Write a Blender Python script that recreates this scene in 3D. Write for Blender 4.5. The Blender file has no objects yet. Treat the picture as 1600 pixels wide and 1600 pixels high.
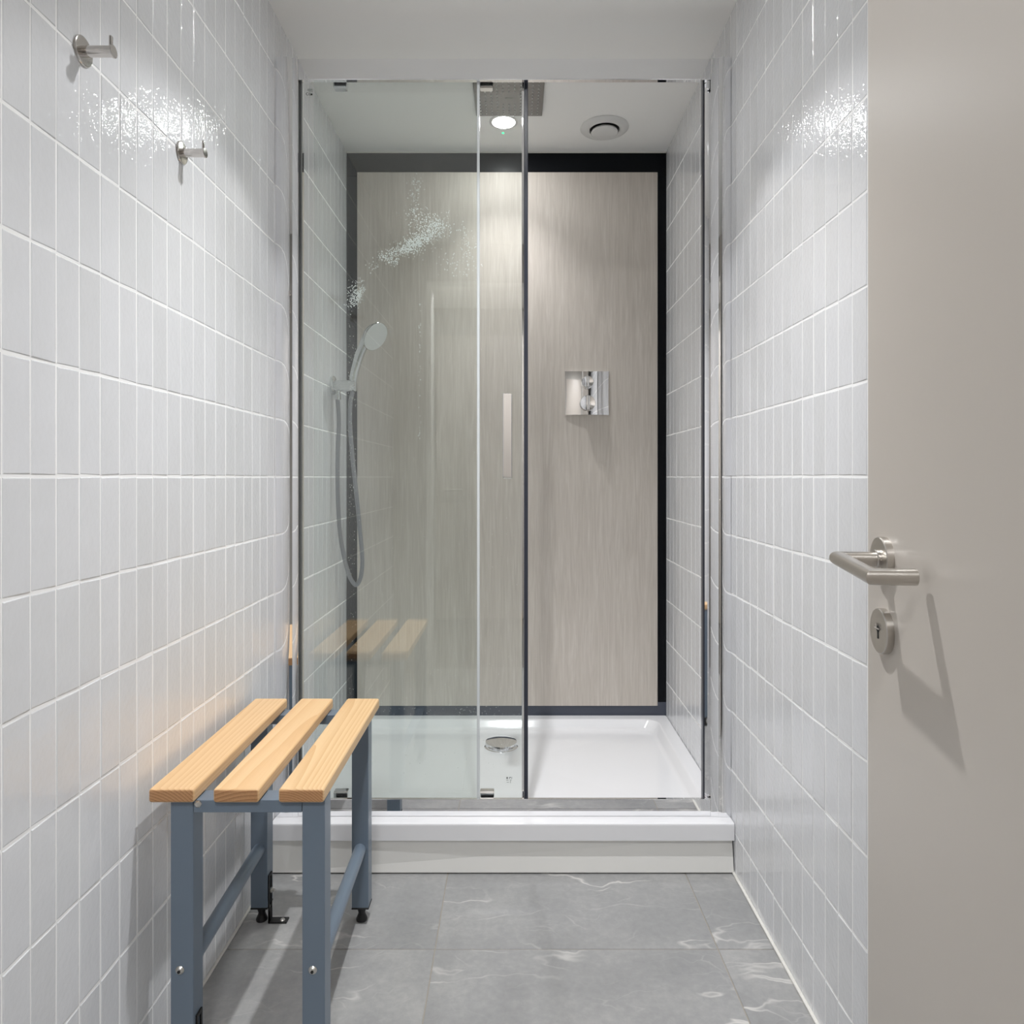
import bpy, bmesh, math, random
from mathutils import Vector, Matrix
random.seed(7)
PI = math.pi
SC = bpy.context.scene
COL = SC.collection

# ------------------------------------------------------------------ camera
F = 1086.0                      # focal length in pixels of the 1600 px frame
CX, CY = 804.0, 746.0           # vanishing point
CH = 1.02                       # camera height
cam = bpy.data.objects.new('camera', bpy.data.cameras.new('camera'))
COL.objects.link(cam)
cam.location = (0, 0, CH)
cam.rotation_euler = (PI / 2, 0, 0)
cam.data.sensor_width = 36.0
cam.data.lens = F / 1600 * 36
cam.data.shift_x = (800 - CX) / 1600
cam.data.shift_y = (CY - 800) / 1600
cam.data.clip_start = 0.02
SC.camera = cam

# ------------------------------------------------------------------ view + world + main lights
SC.view_settings.view_transform = 'Standard'
SC.view_settings.look = 'None'
SC.view_settings.gamma = 1.0
SC.view_settings.use_curve_mapping = False
SC.view_settings.exposure = 0.14
world = bpy.data.worlds.new('world'); SC.world = world
world.use_nodes = True
world.node_tree.nodes['Background'].inputs[0].default_value = (0.8, 0.85, 0.9, 1)
world.node_tree.nodes['Background'].inputs[1].default_value = 0.02
SC.cycles.diffuse_bounces = 7
ROOM_SPOT_W = 15.0
ROOM_CORE_W = 55.0
SHOWER_SPOT_W = 20.0
SHOWER_EMIT = 105.0
CORRIDOR_FILL_EMIT = 80.0

# room dimensions (metres)
XL, XR = -0.628, 0.567          # faces of the tiled side walls
YB = 2.604                      # back wall of the shower
ZC = 2.237                      # ceiling
YE0, YE1 = -0.02, 0.085         # entry wall (doorway the camera stands in)
YC = -1.30                      # far wall of the corridor behind the camera

def px(x, y, Y):
    """pixel + depth -> point"""
    return Vector(((x - CX) / F * Y, Y, CH - (y - CY) / F * Y))

# ------------------------------------------------------------------ helpers
def obj(name, me, mat=None, parent=None, smooth=False):
    if isinstance(me, bmesh.types.BMesh):
        bm = me
        bmesh.ops.recalc_face_normals(bm, faces=bm.faces)
        me = bpy.data.meshes.new(name); bm.to_mesh(me); bm.free()
    if smooth:
        for p in me.polygons: p.use_smooth = True
        try: me.set_sharp_from_angle(angle=math.radians(38))
        except Exception: pass
    o = bpy.data.objects.new(name, me)
    COL.objects.link(o)
    if mat is not None:
        if len(me.materials) == 0: me.materials.append(mat)
    if parent is not None: o.parent = parent
    if smooth:
        w = o.modifiers.new('weighted_normal', 'WEIGHTED_NORMAL'); w.keep_sharp = True; w.weight = 100
    return o

def tag(o, label=None, cat=None, group=None, kind=None):
    if label: o['label'] = label
    if cat: o['category'] = cat
    if group: o['group'] = group
    if kind: o['kind'] = kind
    return o

def thing(name, label, cat, loc=(0, 0, 0), rz=0, group=None, kind=None):
    o = bpy.data.objects.new(name, None); COL.objects.link(o)
    o.location = loc; o.rotation_euler = (0, 0, rz); o.empty_display_size = 0.05
    return tag(o, label, cat, group, kind)

def add_box(bm, x0, x1, y0, y1, z0, z1):
    v = [bm.verts.new(p) for p in ((x0,y0,z0),(x1,y0,z0),(x1,y1,z0),(x0,y1,z0),(x0,y0,z1),(x1,y0,z1),(x1,y1,z1),(x0,y1,z1))]
    fs = [bm.faces.new([v[i] for i in f]) for f in ((0,3,2,1),(4,5,6,7),(0,1,5,4),(1,2,6,5),(2,3,7,6),(3,0,4,7))]
    return v, fs

def box(x0, x1, y0, y1, z0, z1, bev=0.0, seg=2):
    bm = bmesh.new(); add_box(bm, x0, x1, y0, y1, z0, z1)
    if bev > 0:
        bmesh.ops.bevel(bm, geom=list(bm.edges), offset=bev, segments=seg, affect='EDGES', profile=0.5)
    return bm

def add_lathe(bm, prof, M=Matrix(), n=40):
    """prof: list of (r, z); r=0 ends close"""
    rings = []
    for r, z in prof:
        if r <= 1e-7: rings.append([bm.verts.new(M @ Vector((0, 0, z)))])
        else: rings.append([bm.verts.new(M @ Vector((r*math.cos(2*PI*i/n), r*math.sin(2*PI*i/n), z))) for i in range(n)])
    for a, b in zip(rings, rings[1:]):
        for i in range(n):
            j = (i + 1) % n
            if len(a) == 1 and len(b) == 1: continue
            if len(a) == 1: bm.faces.new((a[0], b[i], b[j]))
            elif len(b) == 1: bm.faces.new((a[i], a[j], b[0]))
            else: bm.faces.new((a[i], a[j], b[j], b[i]))

def lathe(prof, M=Matrix(), n=40):
    bm = bmesh.new(); add_lathe(bm, prof, M, n); return bm

def axis_M(origin, d):
    d = Vector(d).normalized()
    q = Vector((0, 0, 1)).rotation_difference(d)
    return Matrix.Translation(Vector(origin)) @ q.to_matrix().to_4x4()

def cyl(p, d, r, l, n=24, bev=0.0):
    b = bev
    pr = [(0, 0), (r, 0), (r, l), (0, l)] if b <= 0 else [(0,0),(r-b,0),(r-0.3*b,0.3*b),(r,b),(r,l-b),(r-0.3*b,l-0.3*b),(r-b,l),(0,l)]
    return lathe(pr, axis_M(p, d), n)

def add_tube(bm, pts, rad, n=14, cap=True):
    pts = [Vector(p) for p in pts]
    rs = rad if isinstance(rad, (list, tuple)) else [rad] * len(pts)
    t0 = (pts[1] - pts[0]).normalized()
    a = t0.orthogonal().normalized()
    rings = []
    for i, p in enumerate(pts):
        if i == 0: t = (pts[1] - pts[0])
        elif i == len(pts) - 1: t = (pts[-1] - pts[-2])
        else: t = (pts[i+1] - pts[i]).normalized() + (pts[i] - pts[i-1]).normalized()
        t.normalize()
        a = (a - t * a.dot(t)).normalized(); b = t.cross(a)
        k = 1.0
        if 0 < i < len(pts) - 1:
            c = t.dot((pts[i+1] - pts[i]).normalized()); k = 1.0
        rings.append([bm.verts.new(p + (a*math.cos(2*PI*j/n) + b*math.sin(2*PI*j/n)) * rs[i] * k) for j in range(n)])
    for u, v in zip(rings, rings[1:]):
        for j in range(n): bm.faces.new((u[j], u[(j+1) % n], v[(j+1) % n], v[j]))
    if cap:
        bm.faces.new(list(reversed(rings[0]))); bm.faces.new(rings[-1])

def tube(pts, rad, n=14):
    bm = bmesh.new(); add_tube(bm, pts, rad, n); return bm

def catmull(P, k=8):
    P = [Vector(p) for p in P]; Q = [P[0]*2 - P[1]] + P + [P[-1]*2 - P[-2]]
    out = []
    for i in range(1, len(Q) - 2):
        p0, p1, p2, p3 = Q[i-1:i+3]
        for s in range(k):
            t = s / k
            out.append(0.5*((2*p1) + (p2-p0)*t + (2*p0-5*p1+4*p2-p3)*t*t + (3*p1-p0-3*p2+p3)*t**3))
    out.append(P[-1]); return out

def prism(poly, z0, z1):
    """poly in XY extruded in Z"""
    bm = bmesh.new()
    a = [bm.verts.new((x, y, z0)) for x, y in poly]; b = [bm.verts.new((x, y, z1)) for x, y in poly]
    n = len(poly)
    for i in range(n): bm.faces.new((a[i], a[(i+1) % n], b[(i+1) % n], b[i]))
    bm.faces.new(list(reversed(a))); bm.faces.new(b)
    return bm

def rrect(x0, x1, y0, y1, r, z, k=8):
    pts = []
    for cx, cy, a0 in ((x1-r, y1-r, 0), (x0+r, y1-r, PI/2), (x0+r, y0+r, PI), (x1-r, y0+r, 3*PI/2)):
        for i in range(k + 1):
            a = a0 + i/k*PI/2
            pts.append(Vector((cx + r*math.cos(a), cy + r*math.sin(a), z)))
    return pts

def loft(loops, cap0=True, cap1=True):
    bm = bmesh.new()
    R = [[bm.verts.new(p) for p in L] for L in loops]
    n = len(R[0])
    for a, b in zip(R, R[1:]):
        for i in range(n): bm.faces.new((a[i], a[(i+1) % n], b[(i+1) % n], b[i]))
    if cap0: bm.faces.new(list(reversed(R[0])))
    if cap1: bm.faces.new(R[-1])
    return bm

# ------------------------------------------------------------------ materials
def srgb(r, g, b):
    def c(v):
        v /= 255.0
        return v/12.92 if v <= 0.04045 else ((v+0.055)/1.055)**2.4
    return (c(r), c(g), c(b), 1)

def P(name, col, rough=0.5, metal=0.0, **kw):
    m = bpy.data.materials.new(name); m.use_nodes = True
    b = m.node_tree.nodes['Principled BSDF']
    b.inputs['Base Color'].default_value = col
    b.inputs['Roughness'].default_value = rough
    b.inputs['Metallic'].default_value = metal
    for k, v in kw.items(): b.inputs[k].default_value = v
    return m

def N(m, t, **kw):
    n = m.node_tree.nodes.new(t)
    for k, v in kw.items(): setattr(n, k, v)
    return n
def LK(m, a, b): m.node_tree.links.new(a, b)
def bsdf(m): return m.node_tree.nodes['Principled BSDF']
def math_n(m, op, a, b=None):
    n = N(m, 'ShaderNodeMath', operation=op)
    for i, v in enumerate((a, b)):
        if v is None: continue
        if isinstance(v, (int, float)): n.inputs[i].default_value = v
        else: LK(m, v, n.inputs[i])
    return n.outputs[0]
def ramp(m, fac, stops):
    r = N(m, 'ShaderNodeValToRGB')
    while len(r.color_ramp.elements) < len(stops): r.color_ramp.elements.new(0.5)
    for e, (p, c) in zip(r.color_ramp.elements, stops): e.position = p; e.color = c
    LK(m, fac, r.inputs[0]); return r.outputs[0]
def noise(m, vec, scale, detail=3, rough=0.5, dist=0.0):
    n = N(m, 'ShaderNodeTexNoise'); n.inputs['Scale'].default_value = scale
    n.inputs['Detail'].default_value = detail; n.inputs['Roughness'].default_value = rough
    n.inputs['Distortion'].default_value = dist
    LK(m, vec, n.inputs['Vector']); return n.outputs['Fac']
def mapping(m, vec, scale=(1, 1, 1), loc=None):
    n = N(m, 'ShaderNodeMapping'); n.inputs['Scale'].default_value = scale
    LK(m, vec, n.inputs['Vector'])
    if loc is not None: LK(m, loc, n.inputs['Location'])
    return n.outputs[0]
def bump(m, h, strength, dist, prev=None):
    b = N(m, 'ShaderNodeBump'); b.inputs['Strength'].default_value = strength; b.inputs['Distance'].default_value = dist
    LK(m, h, b.inputs['Height'])
    if prev is not None: LK(m, prev, b.inputs['Normal'])
    return b.outputs[0]

# glazed hand-made wall tile
M_TILE = P('glazed_tile', srgb(222, 223, 224), 0.45, **{'Specular IOR Level': 0.1, 'Coat Weight': 1.0, 'Coat Roughness': 0.03, 'Coat IOR': 1.5})
m = M_TILE
geo = N(m, 'ShaderNodeNewGeometry').outputs['Position']
oi = N(m, 'ShaderNodeObjectInfo')
off = N(m, 'ShaderNodeCombineXYZ')
LK(m, math_n(m, 'MULTIPLY', oi.outputs['Random'], 31.0), off.inputs[0])
LK(m, math_n(m, 'MULTIPLY', oi.outputs['Random'], 57.0), off.inputs[1])
va = N(m, 'ShaderNodeVectorMath', operation='ADD'); LK(m, geo, va.inputs[0]); LK(m, off.outputs[0], va.inputs[1])
n1 = noise(m, va.outputs[0], 16, 2, 0.5)
n2 = noise(m, va.outputs[0], 110, 2, 0.5)
b1 = bump(m, n1, 0.5, 0.0026); b2 = bump(m, n2, 0.8, 0.0011, b1)
LK(m, b1, bsdf(m).inputs['Normal']); LK(m, b2, bsdf(m).inputs['Coat Normal'])
tone = math_n(m, 'ADD', math_n(m, 'MULTIPLY', oi.outputs['Random'], 0.55), math_n(m, 'MULTIPLY', n1, 0.45))
LK(m, ramp(m, tone, [(0.15, srgb(221, 222, 224)), (0.85, srgb(229, 230, 233))]), bsdf(m).inputs['Base Color'])
M_GROUT = P('white_grout', srgb(250, 250, 249), 0.9)
M_CAULK = P('white_caulk', srgb(228, 226, 220), 0.6)
M_PAINT = P('white_ceiling_paint', srgb(250, 250, 248), 0.85)
M_WALLP = P('corridor_paint', srgb(176, 173, 168), 0.85)
M_FRAMEW = P('white_door_frame', srgb(235, 234, 230), 0.45)
M_CORF = P('corridor_floor', srgb(120, 118, 115), 0.5)

# floor: grey stone with pale veins
M_STONE = P('grey_stone', srgb(160, 160, 160), 0.30)
m = M_STONE
geo = N(m, 'ShaderNodeNewGeometry').outputs['Position']
oi = N(m, 'ShaderNodeObjectInfo')
off = N(m, 'ShaderNodeCombineXYZ'); LK(m, math_n(m, 'MULTIPLY', oi.outputs['Random'], 17.0), off.inputs[0]); LK(m, math_n(m, 'MULTIPLY', oi.outputs['Random'], 9.0), off.inputs[1])
va = N(m, 'ShaderNodeVectorMath', operation='ADD'); LK(m, geo, va.inputs[0]); LK(m, off.outputs[0], va.inputs[1])
cloud = noise(m, va.outputs[0], 3.2, 5, 0.6)
fine = noise(m, va.outputs[0], 60, 4, 0.65)
w1 = N(m, 'ShaderNodeVectorMath', operation='ADD')
wn = N(m, 'ShaderNodeTexNoise'); wn.inputs['Scale'].default_value = 5; wn.inputs['Detail'].default_value = 4; LK(m, va.outputs[0], wn.inputs['Vector'])
sc_ = N(m, 'ShaderNodeVectorMath', operation='SCALE'); sc_.inputs['Scale'].default_value = 0.16; LK(m, wn.outputs['Color'], sc_.inputs[0])
LK(m, va.outputs[0], w1.inputs[0]); LK(m, sc_.outputs[0], w1.inputs[1])
rot = N(m, 'ShaderNodeMapping'); rot.inputs['Rotation'].default_value = (0, 0, 0.42); rot.inputs['Scale'].default_value = (1.1, 4.6, 1)
LK(m, w1.outputs[0], rot.inputs['Vector'])
vz = noise(m, rot.outputs[0], 1.7, 3, 0.5)
ridge = math_n(m, 'ABSOLUTE', math_n(m, 'SUBTRACT', vz, 0.5))
vein = ramp(m, ridge, [(0.0, (1, 1, 1, 1)), (0.011, (0.0, 0.0, 0.0, 1))])
vmask = ramp(m, noise(m, va.outputs[0], 4.5, 2), [(0.45, (0, 0, 0, 1)), (0.60, (1, 1, 1, 1))])
vo = N(m, 'ShaderNodeTexVoronoi', feature='DISTANCE_TO_EDGE'); vo.inputs['Scale'].default_value = 5.5; LK(m, rot.outputs[0], vo.inputs['Vector'])
vein2 = ramp(m, vo.outputs['Distance'], [(0.0, (0.55, 0.55, 0.55, 1)), (0.022, (0, 0, 0, 1))])
vm2 = ramp(m, noise(m, va.outputs[0], 7, 2), [(0.5, (0, 0, 0, 1)), (0.66, (1, 1, 1, 1))])
v_all = math_n(m, 'MAXIMUM', math_n(m, 'MULTIPLY', vein, vmask), math_n(m, 'MULTIPLY', math_n(m, 'MULTIPLY', vein2, vm2), 0.6))
base = ramp(m, math_n(m, 'ADD', math_n(m, 'MULTIPLY', cloud, 0.7), math_n(m, 'MULTIPLY', fine, 0.3)), [(0.3, srgb(140, 141, 141)), (0.5, srgb(157, 157, 157)), (0.7, srgb(180, 179, 177))])
mx = N(m, 'ShaderNodeMix', data_type='RGBA'); LK(m, math_n(m, 'MULTIPLY', v_all, 0.95), mx.inputs[0]); LK(m, base, mx.inputs[6]); mx.inputs[7].default_value = srgb(214, 212, 208)
LK(m, mx.outputs[2], bsdf(m).inputs['Base Color'])
LK(m, bump(m, fine, 0.12, 0.001), bsdf(m).inputs['Normal'])
M_FGROUT = P('floor_grout', srgb(166, 160, 150), 0.9)

# vertical-grain laminate
M_PANEL = P('grey_beige_laminate', srgb(180, 172, 163), 0.5, **{'Specular IOR Level': 0.25})
m = M_PANEL
geo = N(m, 'ShaderNodeNewGeometry').outputs['Position']
g1 = noise(m, mapping(m, geo, (230, 230, 7.0)), 1.0, 3, 0.6, 0.9)
g2 = noise(m, mapping(m, geo, (34, 34, 2.2)), 1.0, 3, 0.6, 2.4)
gg = math_n(m, 'ADD', math_n(m, 'MULTIPLY', g1, 0.5), math_n(m, 'MULTIPLY', g2, 0.5))
LK(m, ramp(m, gg, [(0.3, srgb(192, 184, 175)), (0.5, srgb(204, 196, 187)), (0.68, srgb(216, 209, 201))]), bsdf(m).inputs['Base Color'])
LK(m, bump(m, gg, 0.25, 0.0006), bsdf(m).inputs['Normal'])
M_BLACK = P('charcoal_border', srgb(18, 20, 24), 0.32, **{'Specular IOR Level': 0.12})

# wood
def wood(name, c0, c1, axis, ring=260.0, glue=None):
    m = P(name, c0, 0.42)
    tc = N(m, 'ShaderNodeTexCoord').outputs['Object']
    mp = N(m, 'ShaderNodeMapping'); mp.inputs['Location'].default_value = axis; mp.inputs['Rotation'].default_value = (0.012, 0.0, 0.02)
    LK(m, tc, mp.inputs['Vector'])
    nz = N(m, 'ShaderNodeTexNoise'); nz.inputs['Scale'].default_value = 6; nz.inputs['Detail'].default_value = 2
    LK(m, mapping(m, mp.outputs[0], (1, 0.25, 1)), nz.inputs['Vector'])
    s = N(m, 'ShaderNodeVectorMath', operation='SCALE'); s.inputs['Scale'].default_value = 0.012; LK(m, nz.outputs['Color'], s.inputs[0])
    ad = N(m, 'ShaderNodeVectorMath', operation='ADD'); LK(m, mp.outputs[0], ad.inputs[0]); LK(m, s.outputs[0], ad.inputs[1])
    sp = N(m, 'ShaderNodeSeparateXYZ'); LK(m, ad.outputs[0], sp.inputs[0])
    r2 = math_n(m, 'ADD', math_n(m, 'POWER', sp.outputs[0], 2.0), math_n(m, 'POWER', sp.outputs[2], 2.0))
    r = math_n(m, 'SQRT', r2)
    w = math_n(m, 'FRACT', math_n(m, 'MULTIPLY', r, ring))
    w = math_n(m, 'MULTIPLY', math_n(m, 'POWER', w, 1.6), 0.8)
    fib = noise(m, mapping(m, tc, (420, 9, 420)), 1.0, 2, 0.6)
    f = math_n(m, 'ADD', math_n(m, 'MULTIPLY', w, 0.62), math_n(m, 'MULTIPLY', fib, 0.38))
    c = ramp(m, f, [(0.1, c0), (0.9, c1)])
    nrm = N(m, 'ShaderNodeSeparateXYZ'); LK(m, N(m, 'ShaderNodeTexCoord').outputs['Normal'], nrm.inputs[0])
    endg = ramp(m, math_n(m, 'ABSOLUTE', nrm.outputs[1]), [(0.7, (0, 0, 0, 1)), (0.9, (1, 1, 1, 1))])      # end grain is darker wood
    ec = ramp(m, f, [(0.1, srgb(205, 158, 112)), (0.8, srgb(150, 100, 62))])
    mxw = N(m, 'ShaderNodeMix', data_type='RGBA'); LK(m, endg, mxw.inputs[0]); LK(m, c, mxw.inputs[6]); LK(m, ec, mxw.inputs[7])
    LK(m, mxw.outputs[2], bsdf(m).inputs['Base Color'])
    LK(m, bump(m, fib, 0.1, 0.0004), bsdf(m).inputs['Normal'])
    return m
M_WOOD = [wood('pine_slat_a', srgb(232, 196, 150), srgb(212, 168, 118), (0.05, 0, 0.09), 210),
          wood('pine_slat_b', srgb(233, 197, 150), srgb(216, 170, 118), (-0.04, 0, 0.17), 150),
          wood('pine_slat_c', srgb(232, 198, 152), srgb(208, 164, 112), (0.02, 0, 0.06), 260)]
M_STEEL_B = P('blue_grey_powder_coat', srgb(112, 126, 141), 0.33)
M_RUBBER = P('black_plastic', srgb(22, 22, 23), 0.5)
M_CHROME = P('chrome', (0.91, 0.91, 0.92, 1), 0.03, 1.0)
M_SATIN = P('satin_chrome_profile', (0.84, 0.845, 0.85, 1), 0.09, 1.0)
M_BRUSH = P('brushed_steel', (0.60, 0.57, 0.53, 1), 0.30, 1.0)
M_NICKEL = P('polished_steel', (0.66, 0.63, 0.60, 1), 0.14, 1.0)
M_ZINC = P('zinc_bolt', (0.68, 0.66, 0.62, 1), 0.32, 1.0)
M_RAIN = P('rain_head_chrome', (0.20, 0.20, 0.20, 1), 0.32, 1.0)
M_NOZ = P('silicone_nozzle', srgb(245, 245, 245), 0.5)
M_CHROME2 = P('greyer_chrome', (0.66, 0.67, 0.67, 1), 0.08, 1.0)
M_HOSE = P('metallic_hose', srgb(140, 141, 146), 0.28, 0.6)
M_ACRYL = P('white_acrylic', srgb(240, 240, 242), 0.14)
M_APRON = P('white_panel', srgb(233, 232, 228), 0.4)
M_DOOR = P('greige_door_laminate', srgb(196, 189, 181), 0.38)
M_SEAL = P('dark_magnetic_seal', srgb(52, 55, 66), 0.30)
M_GASKET = P('grey_gasket', srgb(96, 98, 97), 0.5)
M_BORDER_REFL = P('border_tray_reflection', srgb(72, 77, 90), 0.3)  # bluish tray reflection put into the colour of the bottom border strip
M_STRIP = P('clear_seal_strip', srgb(214, 218, 220), 0.22)
M_WPLAST = P('white_plastic', srgb(226, 226, 224), 0.4)
M_SPRAY = P('pale_grey_spray_face', srgb(243, 245, 244), 0.45)
M_INK = P('dark_grey_print', srgb(58, 62, 58), 0.6)
M_INKL = P('faint_grey_print', srgb(125, 132, 126), 0.6)
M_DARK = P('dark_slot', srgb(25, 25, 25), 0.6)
M_WATER = P('water_drop', srgb(252, 252, 252), 0.15)

def emit(name, col, s):
    m = bpy.data.materials.new(name); m.use_nodes = True; nt = m.node_tree
    nt.nodes.remove(nt.nodes['Principled BSDF'])
    e = nt.nodes.new('ShaderNodeEmission'); e.inputs[0].default_value = col; e.inputs[1].default_value = s
    nt.links.new(e.outputs[0], nt.nodes['Material Output'].inputs[0]); return m
M_LED = emit('led_lens', (0.985, 1.0, 1.0, 1), SHOWER_EMIT)
M_LED2 = emit('room_led_lens', (0.99, 1.0, 1.0, 1), 470.0)
M_FILL = emit('corridor_fill', (0.985, 0.99, 1.0, 1), CORRIDOR_FILL_EMIT)
M_GREEN = emit('green_indicator', (0.05, 1.0, 0.35, 1), 2.0)

def glass(name, tint, f0):
    m = bpy.data.materials.new(name); m.use_nodes = True; nt = m.node_tree
    nt.nodes.remove(nt.nodes['Principled BSDF'])
    tr = nt.nodes.new('ShaderNodeBsdfTransparent'); tr.inputs[0].default_value = tint
    gl = nt.nodes.new('ShaderNodeBsdfGlossy'); gl.inputs['Roughness'].default_value = 0.0; gl.inputs[0].default_value = (1, 1, 1, 1)
    lw = nt.nodes.new('ShaderNodeLayerWeight'); lw.inputs[0].default_value = 0.5
    p5 = math_n(m, 'POWER', lw.outputs['Facing'], 5.0)
    fr = math_n(m, 'ADD', math_n(m, 'MULTIPLY', p5, 1.0 - f0), f0)
    mx = nt.nodes.new('ShaderNodeMixShader')
    nt.links.new(fr, mx.inputs[0]); nt.links.new(tr.outputs[0], mx.inputs[1]); nt.links.new(gl.outputs[0], mx.inputs[2])
    nt.links.new(mx.outputs[0], nt.nodes['Material Output'].inputs[0]); return m
M_GLASS = glass('green_tinted_glass', (0.980, 0.995, 0.987, 1), 0.05)

# ------------------------------------------------------------------ the shell
def struct(name, bm, mat, label, cat):
    return tag(obj(name, bm, mat), label, cat, kind='structure')

wl = struct('wall_left', box(XL-0.1, XL-0.0008, YE1, YB, 0, ZC), M_GROUT, 'left wall of slim glossy pale grey tiles behind the bench', 'wall')
wr = struct('wall_right', box(XR+0.0008, XR+0.1, YE1, YB, 0, ZC), M_GROUT, 'right wall of slim glossy pale grey tiles beside the open door', 'wall')
wb = struct('wall_back', box(XL-0.1, XR+0.1, YB, YB+0.1, 0, ZC), M_BLACK, 'shower end wall with grey-beige panel and dark border', 'wall')
fl = struct('floor', box(XL-0.1, XR+0.1, YE0, YB+0.1, -0.06, -0.0015), M_FGROUT, 'grey stone-look tiled floor with pale veins', 'floor')
ce = struct('ceiling', box(XL-0.1, XR+0.1, YE0, YB+0.1, ZC, ZC+0.08), M_PAINT, 'plain white painted ceiling over room and shower', 'ceiling')

# back wall: dark border strips and raised panel
XP0, XP1 = px(558, 0, YB-0.012).x, px(1027.5, 0, YB-0.012).x
ZP1, ZP0 = px(0, 269, YB-0.012).z, px(0, 1103, YB-0.012).z
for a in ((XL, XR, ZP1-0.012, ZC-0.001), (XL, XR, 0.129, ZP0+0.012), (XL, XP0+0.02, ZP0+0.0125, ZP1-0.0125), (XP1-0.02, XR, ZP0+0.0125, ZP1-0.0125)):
    obj('border_strip', box(a[0], a[1], YB-0.005, YB, a[2], a[3], 0.0006, 1), M_BORDER_REFL if a[2] < 0.13 else M_BLACK, wb)
obj('wall_panel', box(XP0, XP1, YB-0.012, YB-0.0045, ZP0, ZP1, 0.0008, 1), M_PANEL, wb)

# side wall tiles -----------------------------------------------------
TW, TH, GV, GH = 0.0507, 0.153, 0.0029, 0.0042
def tile_mesh(i):
    rnd = random.Random(100 + i)
    bm = bmesh.new(); w, h, b = (TW-GV)/2, (TH-GH)/2, 0.0013
    J = [(rnd.uniform(-.0005, .0005), rnd.uniform(-.0009, .0009)) for _ in range(4)]
    dx = [rnd.uniform(-.0003, .0003) for _ in range(4)]
    def loop(ins, x, d=False):
        return [bm.verts.new((x + (dx[k] if d else 0), sy*(w-ins)+J[k][0], sz*(h-ins)+J[k][1])) for k, (sy, sz) in enumerate(((-1,-1),(1,-1),(1,1),(-1,1)))]
    L0 = loop(0, -0.004); L1 = loop(0, -0.0006); L2 = loop(b, 0.0, True)
    for a, c in ((L0, L1), (L1, L2)):
        for k in range(4): bm.faces.new((a[k], a[(k+1) % 4], c[(k+1) % 4], c[k]))
    bm.faces.new(L2)
    bmesh.ops.recalc_face_normals(bm, faces=bm.faces)
    me = bpy.data.meshes.new('tile'); bm.to_mesh(me); bm.free(); me.materials.append(M_TILE)
    return me
TILES = [tile_mesh(i) for i in range(10)]

def tile_wall(wall, X, sgn, y_ref, pitch, seed):
    rnd = random.Random(seed)
    zl = [1.022 + TH*k for k in range(-6, 9)]
    rows = [(0.0, zl[0])] + list(zip(zl, zl[1:])); rows[-1] = (rows[-1][0], ZC+0.0015)
    k0 = math.ceil((YE1 - y_ref)/pitch - 1e-6); k1 = math.floor((YB - 0.006 - y_ref)/pitch)
    yl = [YE1] + [y_ref + pitch*k for k in range(k0, k1+1)] + [YB-0.0055]
    cols = [(a, b) for a, b in zip(yl, yl[1:]) if b - a > 0.006]
    cells = []
    for (a, b) in cols:
        for (z0, z1) in rows:
            yc, zc = (a+b)/2, (z0+z1)/2
            x = CX + F*X/max(yc, .05); y = CY - F*(zc-CH)/max(yc, .05)
            ok = -30 < x < 1630 and -80 < y < 1680
            if sgn < 0 and yc < 1.10: ok = False       # hidden behind the open door
            area = (b-a)*(z1-z0)/max(yc, .05)**3
            cells.append((0 if ok else 1, -area, a, b, z0, z1))
    cells.sort()
    rest = bmesh.new()
    for i, (bad, ar, a, b, z0, z1) in enumerate(cells):
        me = TILES[rnd.randrange(10)]
        M = Matrix.Translation((X + sgn*rnd.uniform(-.0003, .0003), (a+b)/2, (z0+z1)/2)) \
            @ Matrix.Rotation(0 if sgn > 0 else PI, 4, 'Z') @ Matrix.Rotation(math.radians(rnd.gauss(0, .16)), 4, 'Z') @ Matrix.Rotation(math.radians(rnd.gauss(0, .07)), 4, 'Y') \
            @ Matrix.Diagonal((1, (b-a-GV)/(TW-GV), (z1-z0-GH)/(TH-GH), 1))
        if i < 300 and not bad:
            o = bpy.data.objects.new('tile', me); COL.objects.link(o); o.parent = wall; o.matrix_basis = M
        else:
            n0 = len(rest.verts); rest.from_mesh(me); rest.verts.ensure_lookup_table()
            bmesh.ops.transform(rest, matrix=M, verts=rest.verts[n0:])
    o = obj('tile_field', rest, M_TILE, wall); o['kind'] = 'stuff'
tile_wall(wl, XL, 1, 0.8515, 0.0508, 1)
tile_wall(wr, XR, -1, 1.168, 0.0506, 2)

# floor tiles
def floor_tiles():
    xs = [XL, -0.172, 0.440, XR]; ys = [YE0, 0.283, 0.893, 1.503, 1.80]
    for a, b in zip(xs, xs[1:]):
        for c, d in zip(ys, ys[1:]):
            g = 0.0012
            obj('floor_tile', box(a+g, b-g, c+g, d-g, -0.010, 0.0, 0.0008, 1), M_STONE, fl)
floor_tiles()
# sealant bead where the walls meet the floor
for i, (x0, x1) in enumerate(((XL, XL+0.006), (XR-0.007, XR))):
    tag(obj('trim_%d' % (i+1), box(x0, x1, YE1, 1.80, 0.0002, 0.005, 0.0015, 2), M_CAULK), 'thin off-white sealant line along the foot of the %s wall' % ('left', 'right')[i], 'trim', kind='structure')
tag(obj('trim_3', box(XL, XR, YB-0.010, YB-0.0055, ZC-0.005, ZC, 0.001, 1), M_CAULK), 'thin white sealant line between ceiling and dark border', 'trim', kind='structure')

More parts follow.
